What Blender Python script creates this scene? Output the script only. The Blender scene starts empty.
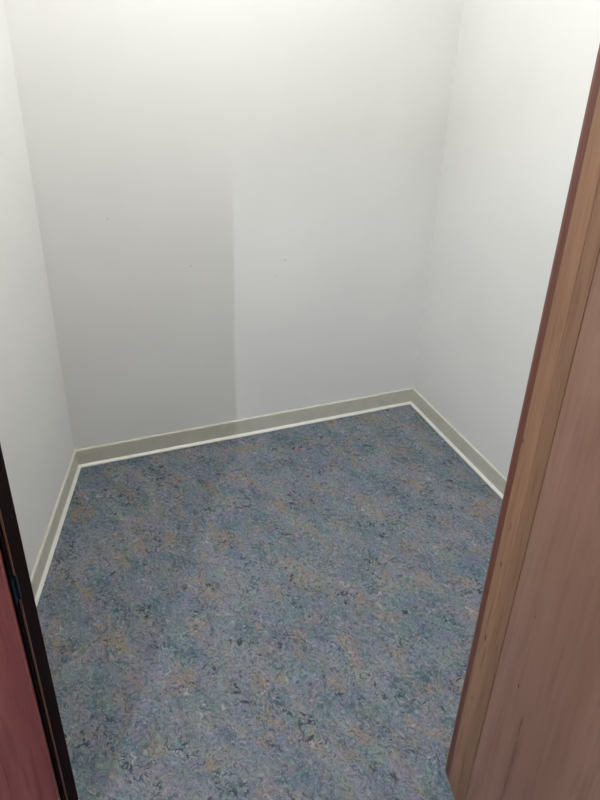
import bpy, bmesh, math
from mathutils import Vector, Matrix

scene = bpy.context.scene
col = scene.collection

# ------------------------------------------------------------------ frame of the doorway
# u runs along the opening (right jamb -> left jamb), v runs out of the closet into the room
FA = math.radians(190.8)
FO = Vector((0.3697, 1.0133, 0.0))
FM = Matrix.Translation(FO) @ Matrix.Rotation(FA, 4, 'Z')
OPEN_W = 0.816          # clear opening
HEAD = 2.03             # height of the opening
CEIL = 2.44
ROOM_H = 3.30          # ceiling of the room outside the closet
LEAN = 0.0085          # the right jamb and the door hang slightly out of plumb
WALL_T = 0.077          # front wall thickness


def P(u, v, z=0.0):
    return FM @ Vector((u, v, z))


# ------------------------------------------------------------------ mesh helpers
def link(name, bm, mat, parent=None, matrix=None, smooth=False):
    bmesh.ops.recalc_face_normals(bm, faces=bm.faces)
    me = bpy.data.meshes.new(name)
    bm.to_mesh(me)
    bm.free()
    if smooth:
        for p in me.polygons:
            p.use_smooth = True
    o = bpy.data.objects.new(name, me)
    col.objects.link(o)
    me.materials.append(mat)
    if parent is not None:
        o.parent = parent
    elif matrix is not None:
        o.matrix_world = matrix
    return o


def prism(bm, poly, z0, z1):
    """closed prism over a plan polygon"""
    a = [bm.verts.new((p[0], p[1], z0)) for p in poly]
    b = [bm.verts.new((p[0], p[1], z1)) for p in poly]
    n = len(poly)
    bm.faces.new(a)
    bm.faces.new(b)
    for i in range(n):
        bm.faces.new((a[i], a[(i + 1) % n], b[(i + 1) % n], b[i]))
    return a + b


def lean(bm):
    for v in bm.verts:
        v.co.x += LEAN * v.co.z
    return bm


def box(bm, x0, x1, y0, y1, z0, z1):
    prism(bm, [(x0, y0), (x1, y0), (x1, y1), (x0, y1)], z0, z1)


def loft(bm, rings):
    """rings of equal length joined into a closed solid"""
    vs = [[bm.verts.new(p) for p in r] for r in rings]
    n = len(vs[0])
    for a, b in zip(vs, vs[1:]):
        for i in range(n):
            bm.faces.new((a[i], a[(i + 1) % n], b[(i + 1) % n], b[i]))
    bm.faces.new(vs[0])
    bm.faces.new(vs[-1])


def lathe(bm, prof, seg=48):
    rings = []
    for r, z in prof:
        rings.append([bm.verts.new((r * math.cos(2 * math.pi * k / seg), r * math.sin(2 * math.pi * k / seg), z)) for k in range(seg)])
    for a, b in zip(rings, rings[1:]):
        for k in range(seg):
            bm.faces.new((a[k], a[(k + 1) % seg], b[(k + 1) % seg], b[k]))
    bm.faces.new(rings[0])
    bm.faces.new(rings[-1])


def empty(name, matrix):
    o = bpy.data.objects.new(name, None)
    col.objects.link(o)
    o.empty_display_size = 0.1
    o.matrix_world = matrix
    return o


def tag(o, label, cat, kind=None):
    o['label'] = label
    o['category'] = cat
    if kind:
        o['kind'] = kind
    return o


def bevel(o, w, seg=2):
    m = o.modifiers.new('bevel', 'BEVEL')
    m.width = w
    m.segments = seg
    m.limit_method = 'ANGLE'
    m.angle_limit = math.radians(40)


# ------------------------------------------------------------------ node helpers
class NT:
    def __init__(self, name):
        self.mat = bpy.data.materials.new(name)
        self.mat.use_nodes = True
        self.t = self.mat.node_tree
        self.t.nodes.clear()
        self.out = self.t.nodes.new('ShaderNodeOutputMaterial')
        self.bsdf = self.t.nodes.new('ShaderNodeBsdfPrincipled')
        self.t.links.new(self.bsdf.outputs[0], self.out.inputs[0])
        tc = self.t.nodes.new('ShaderNodeTexCoord')
        self.obj = tc.outputs['Object']

    def n(self, typ):
        return self.t.nodes.new(typ)

    def put(self, sock, val):
        if isinstance(val, bpy.types.NodeSocket):
            self.t.links.new(val, sock)
        elif isinstance(val, (tuple, list)):
            if len(sock.default_value) == 4 and len(val) == 3:
                val = (*val, 1.0)
            sock.default_value = val
        else:
            sock.default_value = val

    def math(self, op, a, b=None, c=None, clamp=False):
        m = self.n('ShaderNodeMath')
        m.operation = op
        m.use_clamp = clamp
        self.put(m.inputs[0], a)
        if b is not None:
            self.put(m.inputs[1], b)
        if c is not None:
            self.put(m.inputs[2], c)
        return m.outputs[0]

    def vmath(self, op, a, b=None):
        m = self.n('ShaderNodeVectorMath')
        m.operation = op
        self.put(m.inputs[0], a)
        if b is not None:
            self.put(m.inputs[1], b)
        return m.outputs['Value'] if op in ('LENGTH', 'DISTANCE') else m.outputs[0]

    def mapping(self, vec, scale=(1, 1, 1), rot=(0, 0, 0), loc=(0, 0, 0)):
        m = self.n('ShaderNodeMapping')
        self.put(m.inputs['Vector'], vec)
        m.inputs['Scale'].default_value = scale
        m.inputs['Rotation'].default_value = rot
        m.inputs['Location'].default_value = loc
        return m.outputs[0]

    def noise(self, vec, scale, detail=3.0, rough=0.5, dist=0.0, color=False):
        m = self.n('ShaderNodeTexNoise')
        self.put(m.inputs['Vector'], vec)
        m.inputs['Scale'].default_value = scale
        m.inputs['Detail'].default_value = detail
        m.inputs['Roughness'].default_value = rough
        m.inputs['Distortion'].default_value = dist
        return m.outputs['Color'] if color else m.outputs['Fac']

    def step(self, x, lo, hi, a=0.0, b=1.0):
        m = self.n('ShaderNodeMapRange')
        m.interpolation_type = 'SMOOTHSTEP'
        self.put(m.inputs['Value'], x)
        m.inputs['From Min'].default_value = lo
        m.inputs['From Max'].default_value = hi
        m.inputs['To Min'].default_value = a
        m.inputs['To Max'].default_value = b
        return m.outputs[0]

    def mix(self, fac, a, b, blend='MIX'):
        m = self.n('ShaderNodeMix')
        m.data_type = 'RGBA'
        m.blend_type = blend
        self.put(m.inputs[0], fac)
        self.put(m.inputs[6], a)
        self.put(m.inputs[7], b)
        return m.outputs[2]

    def spots(self, spots, wobble=0.0):
        """mask of small elliptical marks given in object coordinates (centre, radii, strength)"""
        vec = self.obj
        if wobble:
            w = self.noise(self.obj, 60, 2, color=True)
            w = self.vmath('SUBTRACT', w, (0.5, 0.5, 0.5))
            w = self.vmath('MULTIPLY', w, (wobble, wobble, wobble))
            vec = self.vmath('ADD', vec, w)
        total = None
        for c, r, s in spots:
            d = self.vmath('SUBTRACT', vec, c)
            d = self.vmath('DIVIDE', d, r)
            L = self.vmath('LENGTH', d)
            f = self.math('MULTIPLY', self.step(L, 0.4, 1.0, 1.0, 0.0), s)
            total = f if total is None else self.math('MAXIMUM', total, f)
        return total

    def bump(self, h, strength, dist=0.002):
        b = self.n('ShaderNodeBump')
        b.inputs['Strength'].default_value = strength
        b.inputs['Distance'].default_value = dist
        self.put(b.inputs['Height'], h)
        self.t.links.new(b.outputs[0], self.bsdf.inputs['Normal'])

    def finish(self, color, rough=0.5, spec=0.5, metallic=0.0):
        self.put(self.bsdf.inputs['Base Color'], color)
        self.put(self.bsdf.inputs['Roughness'], rough)
        self.put(self.bsdf.inputs['Specular IOR Level'], spec)
        self.put(self.bsdf.inputs['Metallic'], metallic)
        return self.mat


def paint(name, c, marks=None, mark_col=(0.25, 0.24, 0.22), rough=0.6):
    m = NT(name)
    n1 = m.noise(m.obj, 3.0, 3)
    colr = m.mix(m.step(n1, 0.3, 0.7), tuple(x * 0.97 for x in c), c)
    if marks:
        colr = m.mix(m.spots(marks, 0.006), colr, mark_col)
    m.bump(m.noise(m.obj, 220, 2), 0.12, 0.001)
    return m.finish(colr, rough, 0.35)


def linoleum():
    m = NT('marbled_linoleum')
    base = m.mapping(m.obj, rot=(0, 0, math.radians(50)))

    def warped(v, scale, amount, detail=2):
        w = m.noise(v, scale, detail, 0.55, color=True)
        w = m.vmath('SUBTRACT', w, (0.5, 0.5, 0.5))
        return m.vmath('ADD', v, m.vmath('MULTIPLY', w, (amount, amount, 0.0)))

    warp = warped(base, 8.0, 0.06, 3)
    fine = warped(warp, 45.0, 0.026)
    st = m.mapping(warp, scale=(1.0, 1.7, 1.0))

    def cloud(loc, scale, detail=4, rough=0.62, v=None):
        return m.noise(m.mapping(st if v is None else v, loc=(*loc, 0)), scale, detail, rough)

    c = m.mix(m.step(cloud((0, 0), 5.0), 0.36, 0.64), (0.130, 0.172, 0.222), (0.205, 0.225, 0.255))
    c = m.mix(m.step(cloud((3.1, 1.7), 9.0), 0.52, 0.70, 0, 0.65), c, (0.062, 0.130, 0.185))
    c = m.mix(m.step(cloud((7.7, 4.2), 7.0), 0.53, 0.70, 0, 0.55), c, (0.180, 0.180, 0.250))
    # sandy and ochre smears
    o1 = cloud((1.3, 9.2), 7.5, 5, 0.66)
    c = m.mix(m.step(o1, 0.51, 0.66, 0, 0.75), c, (0.250, 0.200, 0.155))
    of = cloud((5.0, 2.0), 48, 3, 0.6, fine)
    om = m.math('MULTIPLY', m.step(of, 0.54, 0.66), m.step(o1, 0.49, 0.60))
    # fine pale and dark mottling at two sizes
    g = m.noise(m.mapping(fine, scale=(1, 1.4, 1)), 80, 3, 0.65)
    c = m.mix(m.step(g, 0.51, 0.68, 0, 0.62), c, (0.30, 0.325, 0.37))
    c = m.mix(m.step(g, 0.32, 0.49, 0.80, 0), c, (0.034, 0.056, 0.078))
    g2 = m.noise(m.mapping(fine, loc=(6, 3, 0)), 210, 2, 0.6)
    c = m.mix(m.step(g2, 0.53, 0.70, 0, 0.50), c, (0.30, 0.32, 0.36))
    c = m.mix(m.step(g2, 0.30, 0.47, 0.70, 0), c, (0.040, 0.060, 0.080))

    def threads(loc, scale, width, patch, lo, hi, v=fine):
        n = m.noise(m.mapping(v, loc=(*loc, 0)), scale, 2, 0.5)
        r = m.math('ABSOLUTE', m.math('SUBTRACT', n, 0.5))
        return m.math('MULTIPLY', m.step(r, width * 0.3, width, 1, 0), m.step(patch, lo, hi))

    # coloured grain: every fleck drifts towards its own hue
    for k, (sc, amt) in enumerate(((14, 0.42), (45, 0.40), (150, 0.34))):
        j = m.noise(m.mapping(fine, loc=(k * 4.0, 11 - k, 0)), sc, 2, 0.6, color=True)
        j = m.vmath('SUBTRACT', j, (0.5, 0.5, 0.5))
        j = m.vmath('MULTIPLY', j, (amt * 1.3, amt * 0.85, amt * 1.2))
        j = m.vmath('ADD', j, (1.0, 1.0, 1.0))
        j = m.vmath('MAXIMUM', j, (0.35, 0.35, 0.35))
        c = m.mix(1.0, c, j, 'MULTIPLY')

    c = m.mix(m.math('MULTIPLY', om, 0.60), c, (0.32, 0.205, 0.125))
    # pale curls, teal threads, ink dark squiggles
    brk = m.step(cloud((2.5, 7.5), 40, 2, 0.5, warp), 0.46, 0.56)
    wl = m.math('MULTIPLY', threads((2, 2), 30, 0.028, cloud((4, 8), 10), 0.50, 0.62), brk)
    c = m.mix(m.math('MULTIPLY', wl, 0.70), c, (0.42, 0.43, 0.45))
    dl2 = threads((1, 14), 48, 0.055, cloud((12, 3), 9), 0.49, 0.60)
    c = m.mix(m.math('MULTIPLY', dl2, 0.75), c, (0.028, 0.082, 0.110))
    brk2 = m.step(cloud((8.5, 1.5), 46, 2, 0.5, warp), 0.44, 0.54)
    dl = m.math('MULTIPLY', threads((9, 1), 30, 0.036, cloud((0.5, 6), 7.5, 4, 0.66), 0.50, 0.58), brk2)
    c = m.mix(m.math('MULTIPLY', dl, 0.92), c, (0.012, 0.028, 0.050))
    c = m.mix(1.0, c, (0.93, 0.90, 0.87), 'MULTIPLY')
    return m.finish(c, 0.5, 0.35)


def wood(name, light, mid, dark, scale=1.0, axis='Z', spots=None, spot_col=(0.045, 0.018, 0.012), rough=0.42, figure=0.5, loc=(0, 0, 0), spec=0.4):
    m = NT(name)
    st = {'Z': (1, 1, 0.07), 'X': (0.07, 1, 1)}[axis]
    v0 = m.mapping(m.obj, scale=st, loc=loc)
    w = m.noise(v0, 5.0 * scale, 2, 0.5, color=True)
    w = m.vmath('MULTIPLY', m.vmath('SUBTRACT', w, (0.5, 0.5, 0.5)), (0.09, 0.09, 0.09))
    v = m.vmath('ADD', v0, w)
    a = m.noise(v, 16 * scale, 3, 0.55)
    b = m.noise(v, 90 * scale, 3, 0.6)
    d = m.noise(m.mapping(m.obj, scale=tuple(s * (0.25 if s < 1 else 1) for s in st), loc=loc), 420, 2, 0.5)
    c = m.mix(m.step(a, 0.32, 0.68), mid, light)
    big = m.noise(m.mapping(v, loc=(4, 4, 1)), 5 * scale, 3, 0.6)
    c = m.mix(m.step(big, 0.48, 0.66, 0, 0.45), c, dark)
    c = m.mix(m.step(b, 0.46, 0.74, 0, figure), c, dark)
    c = m.mix(m.step(d, 0.50, 0.80, 0, 0.30), c, dark)
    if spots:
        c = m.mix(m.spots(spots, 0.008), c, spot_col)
    m.bump(b, 0.05, 0.001)
    return m.finish(c, rough, spec)


def plain(name, c, rough=0.5, metallic=0.0, spec=0.5):
    m = NT(name)
    n = m.noise(m.obj, 25, 3)
    return m.finish(m.mix(m.step(n, 0.3, 0.7), tuple(x * 0.93 for x in c), c), rough, spec, metallic)


def glow(name, c, s):
    m = NT(name)
    m.put(m.bsdf.inputs['Emission Color'], c)
    m.bsdf.inputs['Emission Strength'].default_value = s
    return m.finish((0.85, 0.85, 0.85), 0.4)


# ------------------------------------------------------------------ materials
WALL_C = (0.80, 0.80, 0.785)
back_marks = [((-0.0703, 2.43, 0.703), (0.008, 0.03, 0.004), 0.9),
              ((-0.1005, 2.417, 0.647), (0.005, 0.03, 0.006), 0.6),
              ((-0.3835, 2.297, 0.719), (0.003, 0.03, 0.008), 0.8),
              ((-0.6201, 2.197, 0.900), (0.006, 0.03, 0.005), 0.5)]
M_back = paint('wall_paint_scuffed', WALL_C, back_marks)
M_wall = paint('wall_paint', WALL_C)
M_ceil = paint('ceiling_paint', (0.82, 0.82, 0.80))
M_floor = linoleum()
M_base = plain('baseboard_vinyl', (0.60, 0.585, 0.505), 0.45)
M_toe = plain('baseboard_toe_cream', (0.74, 0.74, 0.68), 0.4)

jamb_spots = []
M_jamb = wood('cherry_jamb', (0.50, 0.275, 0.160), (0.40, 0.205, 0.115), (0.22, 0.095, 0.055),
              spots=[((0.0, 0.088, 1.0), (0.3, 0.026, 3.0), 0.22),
                     ((0.008, 0.024, 0.944), (0.03, 0.0025, 0.007), 0.9),
                     ((0.007, 0.046, 0.778), (0.03, 0.0022, 0.014), 0.8),
                     ((0.006, 0.041, 0.687), (0.03, 0.0045, 0.008), 0.9),
                     ((0.005, 0.045, 0.500), (0.03, 0.0035, 0.012), 0.9),
                     ((0.004, 0.052, 0.450), (0.03, 0.0025, 0.045), 0.6),
                     ((0.004, 0.041, 0.560), (0.03, 0.0020, 0.040), 0.5),
                     ((0.003, 0.046, 0.320), (0.03, 0.0035, 0.007), 0.7)])
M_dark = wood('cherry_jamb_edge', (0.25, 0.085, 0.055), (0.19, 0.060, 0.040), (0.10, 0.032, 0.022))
M_door = wood('birch_door_veneer', (0.50, 0.290, 0.215), (0.42, 0.225, 0.160), (0.28, 0.125, 0.085), scale=0.7, figure=0.45, loc=(0.3, 1.7, 0.4),
              spots=[((0.006, 0.075, 0.530), (0.03, 0.0035, 0.006), 1.0),
                     ((0.006, 0.070, 0.697), (0.03, 0.0020, 0.007), 0.6),
                     ((0.004, 0.110, 0.465), (0.03, 0.0055, 0.045), 0.45),
                     ((0.004, 0.113, 0.390), (0.03, 0.0075, 0.075), 0.40),
                     ((0.003, 0.115, 0.270), (0.03, 0.0060, 0.110), 0.42)], spot_col=(0.085, 0.030, 0.020))
M_jamb_shade = wood('jamb_painted_shade', (0.020, 0.009, 0.011), (0.014, 0.007, 0.009), (0.008, 0.005, 0.006), rough=0.9, spec=0.03)  # shade on the left jamb put into the wood colour
M_edge_light = wood('stop_edge_painted_light', (0.42, 0.22, 0.17), (0.35, 0.17, 0.13), (0.25, 0.11, 0.08))  # light catching the stop's edge, painted as a paler wood tone
M_redwood = wood('red_cherry_casing', (0.55, 0.185, 0.165), (0.42, 0.115, 0.108), (0.17, 0.036, 0.038), scale=0.8, loc=(2, 0, 0))
M_strike = plain('strike_plate_steel', (0.005, 0.026, 0.045), 0.45, 0.0, 0.2)
M_white = plain('fixture_white', (0.8, 0.8, 0.8), 0.4)

# ------------------------------------------------------------------ closet plan
# line of the baseboard toe on the floor (doorway frame coordinates, metres)
L = Vector((0.9305, -1.3094))
R = Vector((-0.4081, -1.5978))
dl = (Vector((0.9966, -0.6602)) - L).normalized()
dr = (Vector((-0.5402, -0.9469)) - R).normalized()
TOE = 0.017
db = (R - L).normalized()


def inward(p, d, inside=Vector((0.3, -0.8))):
    n = Vector((-d.y, d.x))
    return n if (inside - p).dot(n) > 0 else -n


NL, NB, NR = inward(L, dl), inward(L, db), inward(R, dr)


def isect(p, d, q, e):
    den = d.x * e.y - d.y * e.x
    t = ((q.x - p.x) * e.y - (q.y - p.y) * e.x) / den
    return p + d * t


def corners(n):
    """plan of the three closet sides at distance n in front of the wall faces"""
    k = n - TOE
    pl, pb, pr = L + NL * k, L + NB * k, R + NR * k
    a = isect(pl, dl, Vector((0, 0)), Vector((1, 0)))
    b = isect(pl, dl, pb, db)
    c = isect(pb, db, pr, dr)
    d = isect(pr, dr, Vector((0, 0)), Vector((1, 0)))
    return a, b, c, d


W0 = corners(0.0)
W1 = corners(-0.10)
for i, (nm, mat, lab) in enumerate((('wall_left', M_wall, 'white painted closet wall on the left, behind the dark door jamb'),
                                    ('wall_back', M_back, 'white painted back wall of the closet with small nicks'),
                                    ('wall_right', M_wall, 'white painted closet wall on the right, running behind the open door'))):
    bm = bmesh.new()
    q = [P(*W0[i]), P(*W0[i + 1]), P(*W1[i + 1]), P(*W1[i])]
    prism(bm, [(p.x, p.y) for p in q], 0.0, CEIL)
    tag(link(nm, bm, mat), lab, 'wall', 'structure')

# front wall with the doorway cut through it
bm = bmesh.new()
RO = 0.028   # rough opening clearance filled by the jambs
box(bm, OPEN_W + RO, 2.2, 0, WALL_T, 0, ROOM_H)
box(bm, -2.2, -RO, 0, WALL_T, 0, ROOM_H)
box(bm, -RO, OPEN_W + RO, 0, WALL_T, HEAD + RO, ROOM_H)
tag(link('wall_front', bm, M_wall, matrix=FM), 'white wall around the doorway at the left of the red wood casing', 'wall', 'structure')

bm = bmesh.new()
box(bm, -2.2, 2.4, -2.2, 3.3, -0.06, 0.0)
tag(link('floor', bm, M_floor), 'blue grey marbled linoleum floor with ochre and dark flecks', 'floor', 'structure')
bm = bmesh.new()
box(bm, -1.1, 1.3, -2.1, 0.0, CEIL, CEIL + 0.06)
tag(link('ceiling', bm, M_ceil, matrix=FM), 'plain white ceiling over the closet', 'ceiling', 'structure')
bm = bmesh.new()
box(bm, -2.2, 2.2, 0.0, 3.0, ROOM_H, ROOM_H + 0.06)
tag(link('ceiling', bm, M_ceil, matrix=FM), 'higher white ceiling of the room outside the closet', 'ceiling', 'structure')

# baseboards: vinyl band with a paler toe strip, mitred into each other at the corners
BODY = [(0.0, 0.0), (0.008, 0.0), (0.008, 0.0675), (0.0070, 0.0705), (0.0045, 0.072), (0.0, 0.072)]
TOEP = [(0.008, 0.0), (0.017, 0.0), (0.0172, 0.0022), (0.0155, 0.0042), (0.0120, 0.0066), (0.0095, 0.0086), (0.008, 0.0100)]


def skirting(i, prof):
    bm = bmesh.new()
    r0, r1 = [], []
    for n, z in prof:
        c = corners(n)
        r0.append(P(c[i].x, c[i].y, z))
        r1.append(P(c[i + 1].x, c[i + 1].y, z))
    loft(bm, [r0, r1])
    return bm


for i, nm in enumerate(('left', 'back', 'right')):
    b = link('baseboard_' + nm, skirting(i, BODY), M_base)
    tag(b, {'left': 'grey beige baseboard along the left closet wall',
            'back': 'grey beige baseboard along the closet back wall',
            'right': 'grey beige baseboard along the right closet wall'}[nm], 'baseboard', 'structure')
    t = link('toe_strip', skirting(i, TOEP), M_toe, b)
    t['label'] = 'cream strip along the foot of the baseboard'

# ------------------------------------------------------------------ door frame
STOP, STEP = 0.068, 0.0045    # depth of the stop part of the jamb, and its projection over the rabbet
JD = 0.080
JR = 0.1035                   # the right jamb reaches out to the hinged door
CW, CT = 0.106, 0.018         # casing width and thickness
fr = empty('trim_1', FM)
tag(fr, 'reddish cherry wood door frame around the closet opening', 'door frame', 'structure')

# right jamb: rabbeted board with a darker eased edge on the closet side
bm = bmesh.new()
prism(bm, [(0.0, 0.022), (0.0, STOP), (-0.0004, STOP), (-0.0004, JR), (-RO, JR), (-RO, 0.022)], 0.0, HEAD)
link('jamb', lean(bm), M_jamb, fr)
bm = bmesh.new()
prism(bm, [(-0.0045, -0.004), (-0.0015, -0.002), (0.0, 0.006), (0.0, 0.022), (-RO, 0.022), (-RO, -0.004)], 0.0, HEAD)
o = link('jamb_edge', lean(bm), M_dark, fr)
o['label'] = 'dark red edge strip of the right jamb on the closet side'
# left jamb
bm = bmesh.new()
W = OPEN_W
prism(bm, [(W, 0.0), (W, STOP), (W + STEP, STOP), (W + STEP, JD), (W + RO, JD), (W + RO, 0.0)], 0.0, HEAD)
o = link('jamb', bm, M_jamb_shade, fr)
o['label'] = 'wood jamb on the left carrying the strike plate, its shade painted nearly black'
bm = bmesh.new()
prism(bm, [(W + 0.0002, STOP), (W + STEP * 0.8, STOP), (W + STEP * 0.8, STOP + 0.0012), (W + 0.0002, STOP + 0.0012)], 0.0, HEAD)
o = link('stop_edge', bm, M_edge_light, fr)
o['label'] = 'thin strip on the stop of the dark jamb, its lit edge painted pale'
# head jamb
M_head = wood('cherry_head', (0.40, 0.195, 0.120), (0.31, 0.140, 0.085), (0.17, 0.065, 0.040), axis='X')
bm = bmesh.new()
rings = []
for u in (-RO, W + RO):
    rings.append([(u, y, z) for y, z in ((0, HEAD), (STOP, HEAD), (STOP, HEAD + STEP), (JD, HEAD + STEP), (JD, HEAD + RO), (0, HEAD + RO))])
loft(bm, rings)
link('head_jamb', bm, M_head, fr)
# casings on the room side
c0 = STEP
for s in (1, -1):
    bm = bmesh.new()
    if s == 1:
        us = (W + c0 + 0.0045, W + c0 + CW)
    else:
        us = (-c0 - CW, -c0 - 0.022)
    y0, y1 = (JD - 0.003, JD - 0.003 + CT)
    box(bm, us[0], us[1], y0, y1, 0, HEAD + c0 + CW)
    o = link('casing', bm, M_redwood, fr)
    bevel(o, 0.0015)
    o['label'] = 'flat red wood casing board beside the dark jamb' if s == 1 else 'casing board hidden behind the open door'
bm = bmesh.new()
box(bm, -c0 - 0.022, W + c0 + 0.0045, JD - 0.003, JD - 0.003 + CT, HEAD + c0, HEAD + c0 + CW)
link('head_casing', bm, M_head, fr)
# strike plate let into the left jamb, its lip wrapped over the stop edge
bm = bmesh.new()
zc = 0.775
prism(bm, [(W + STEP + 0.001, JD), (W + STEP - 0.0012, JD), (W + STEP - 0.0012, STOP + 0.0026), (W - 0.0008, STOP + 0.0026),
           (W - 0.0008, STOP - 0.0015), (W, STOP - 0.0015), (W, STOP), (W + STEP, STOP)], zc - 0.026, zc + 0.022)
o = link('strike_plate', bm, M_strike, fr)
o['label'] = 'blue tinted steel strike plate'

# ------------------------------------------------------------------ open door leaf
HV = 0.1042
DM = FM @ Matrix.Translation((-0.0012, HV, 0.0)) @ Matrix.Rotation(math.radians(0.0), 4, 'Z')
dr_ = empty('door_1', DM)
tag(dr_, 'light brown flush wood door standing open at the right', 'door', 'structure')
bm = bmesh.new()
box(bm, -0.036, 0.0, 0.0, 0.806, 0.010, HEAD - 0.004)
o = link('door_leaf', lean(bm), M_door, dr_)
bevel(o, 0.001)

# ------------------------------------------------------------------ lamps
def closet_lamp(name, loc, strength, colr, label):
    e = empty(name, Matrix.Translation(loc))
    tag(e, label, 'lamp')
    bm = bmesh.new()
    lathe(bm, [(0.13, 0.0), (0.13, -0.018), (0.118, -0.022), (0.05, -0.022)])
    link('base', bm, M_white, e, smooth=False)
    bm = bmesh.new()
    prof = [(0.112, -0.0225)]
    for k in range(1, 9):
        a = k / 9 * math.pi / 2
        prof.append((0.112 * math.cos(a), -0.0225 - 0.055 * math.sin(a)))
    lathe(bm, prof)
    link('diffuser', bm, glow('lamp_glow', colr, strength), e, smooth=True)


closet_lamp('ceiling_lamp', (0.0, 1.68, CEIL), 62.0, (1.0, 0.992, 0.955), 'round white lamp on the closet ceiling')

ta = Vector((-0.4185, 0.7663, 0)) + Vector((-0.178, -1.5917, 0)).normalized() * 1.90
rot = math.atan2(1.5917, 0.178)
tl = empty('tube_lamp', Matrix.Translation((ta.x, ta.y, ROOM_H)) @ Matrix.Rotation(rot, 4, 'Z'))
tag(tl, 'slim tube lamp on the ceiling outside the closet door', 'lamp')
bm = bmesh.new()
box(bm, -0.34, 0.34, -0.03, 0.03, -0.035, 0.0)
link('housing', bm, M_white, tl)
for s in (-1, 1):
    bm = bmesh.new()
    box(bm, s * 0.315 - 0.012, s * 0.315 + 0.012, -0.012, 0.012, -0.075, -0.035)
    link('socket', bm, M_white, tl)
bm = bmesh.new()
rings = []
for x in (-0.303, 0.303):
    rings.append([(x, 0.006 * math.cos(k * math.pi / 8), -0.06 + 0.006 * math.sin(k * math.pi / 8)) for k in range(16)])
loft(bm, rings)
link('tube', bm, glow('tube_glow', (0.87, 0.92, 1.0), 920.0), tl, smooth=True)

# ------------------------------------------------------------------ world
w = bpy.data.worlds.new('world')
scene.world = w
w.use_nodes = True
bg = w.node_tree.nodes['Background']
bg.inputs[0].default_value = (0.9, 0.95, 1.0, 1)
bg.inputs[1].default_value = 0.03

# ------------------------------------------------------------------ camera
pitch, roll = math.radians(30.996), math.radians(2.0895)
fw = Vector((0, math.cos(pitch), -math.sin(pitch)))
r0 = Vector((1, 0, 0))
u0 = r0.cross(fw)
# phone held slightly turned about its optical axis
rt = r0 * math.cos(roll) + u0 * math.sin(roll)
up = rt.cross(fw)
cam = bpy.data.cameras.new('camera')
co = bpy.data.objects.new('camera', cam)
col.objects.link(co)
m = Matrix((rt, up, -fw)).transposed().to_4x4()
m.translation = (0, 0, 1.6)
co.matrix_world = m
cam.sensor_fit = 'VERTICAL'
cam.sensor_height = 24.0
cam.lens = 24.0 * 725 / 800
cam.clip_start = 0.02
scene.camera = co

scene.view_settings.view_transform = 'Standard'
scene.view_settings.look = 'None'
scene.view_settings.gamma = 1.0
scene.view_settings.use_curve_mapping = False
scene.view_settings.exposure = 1.1
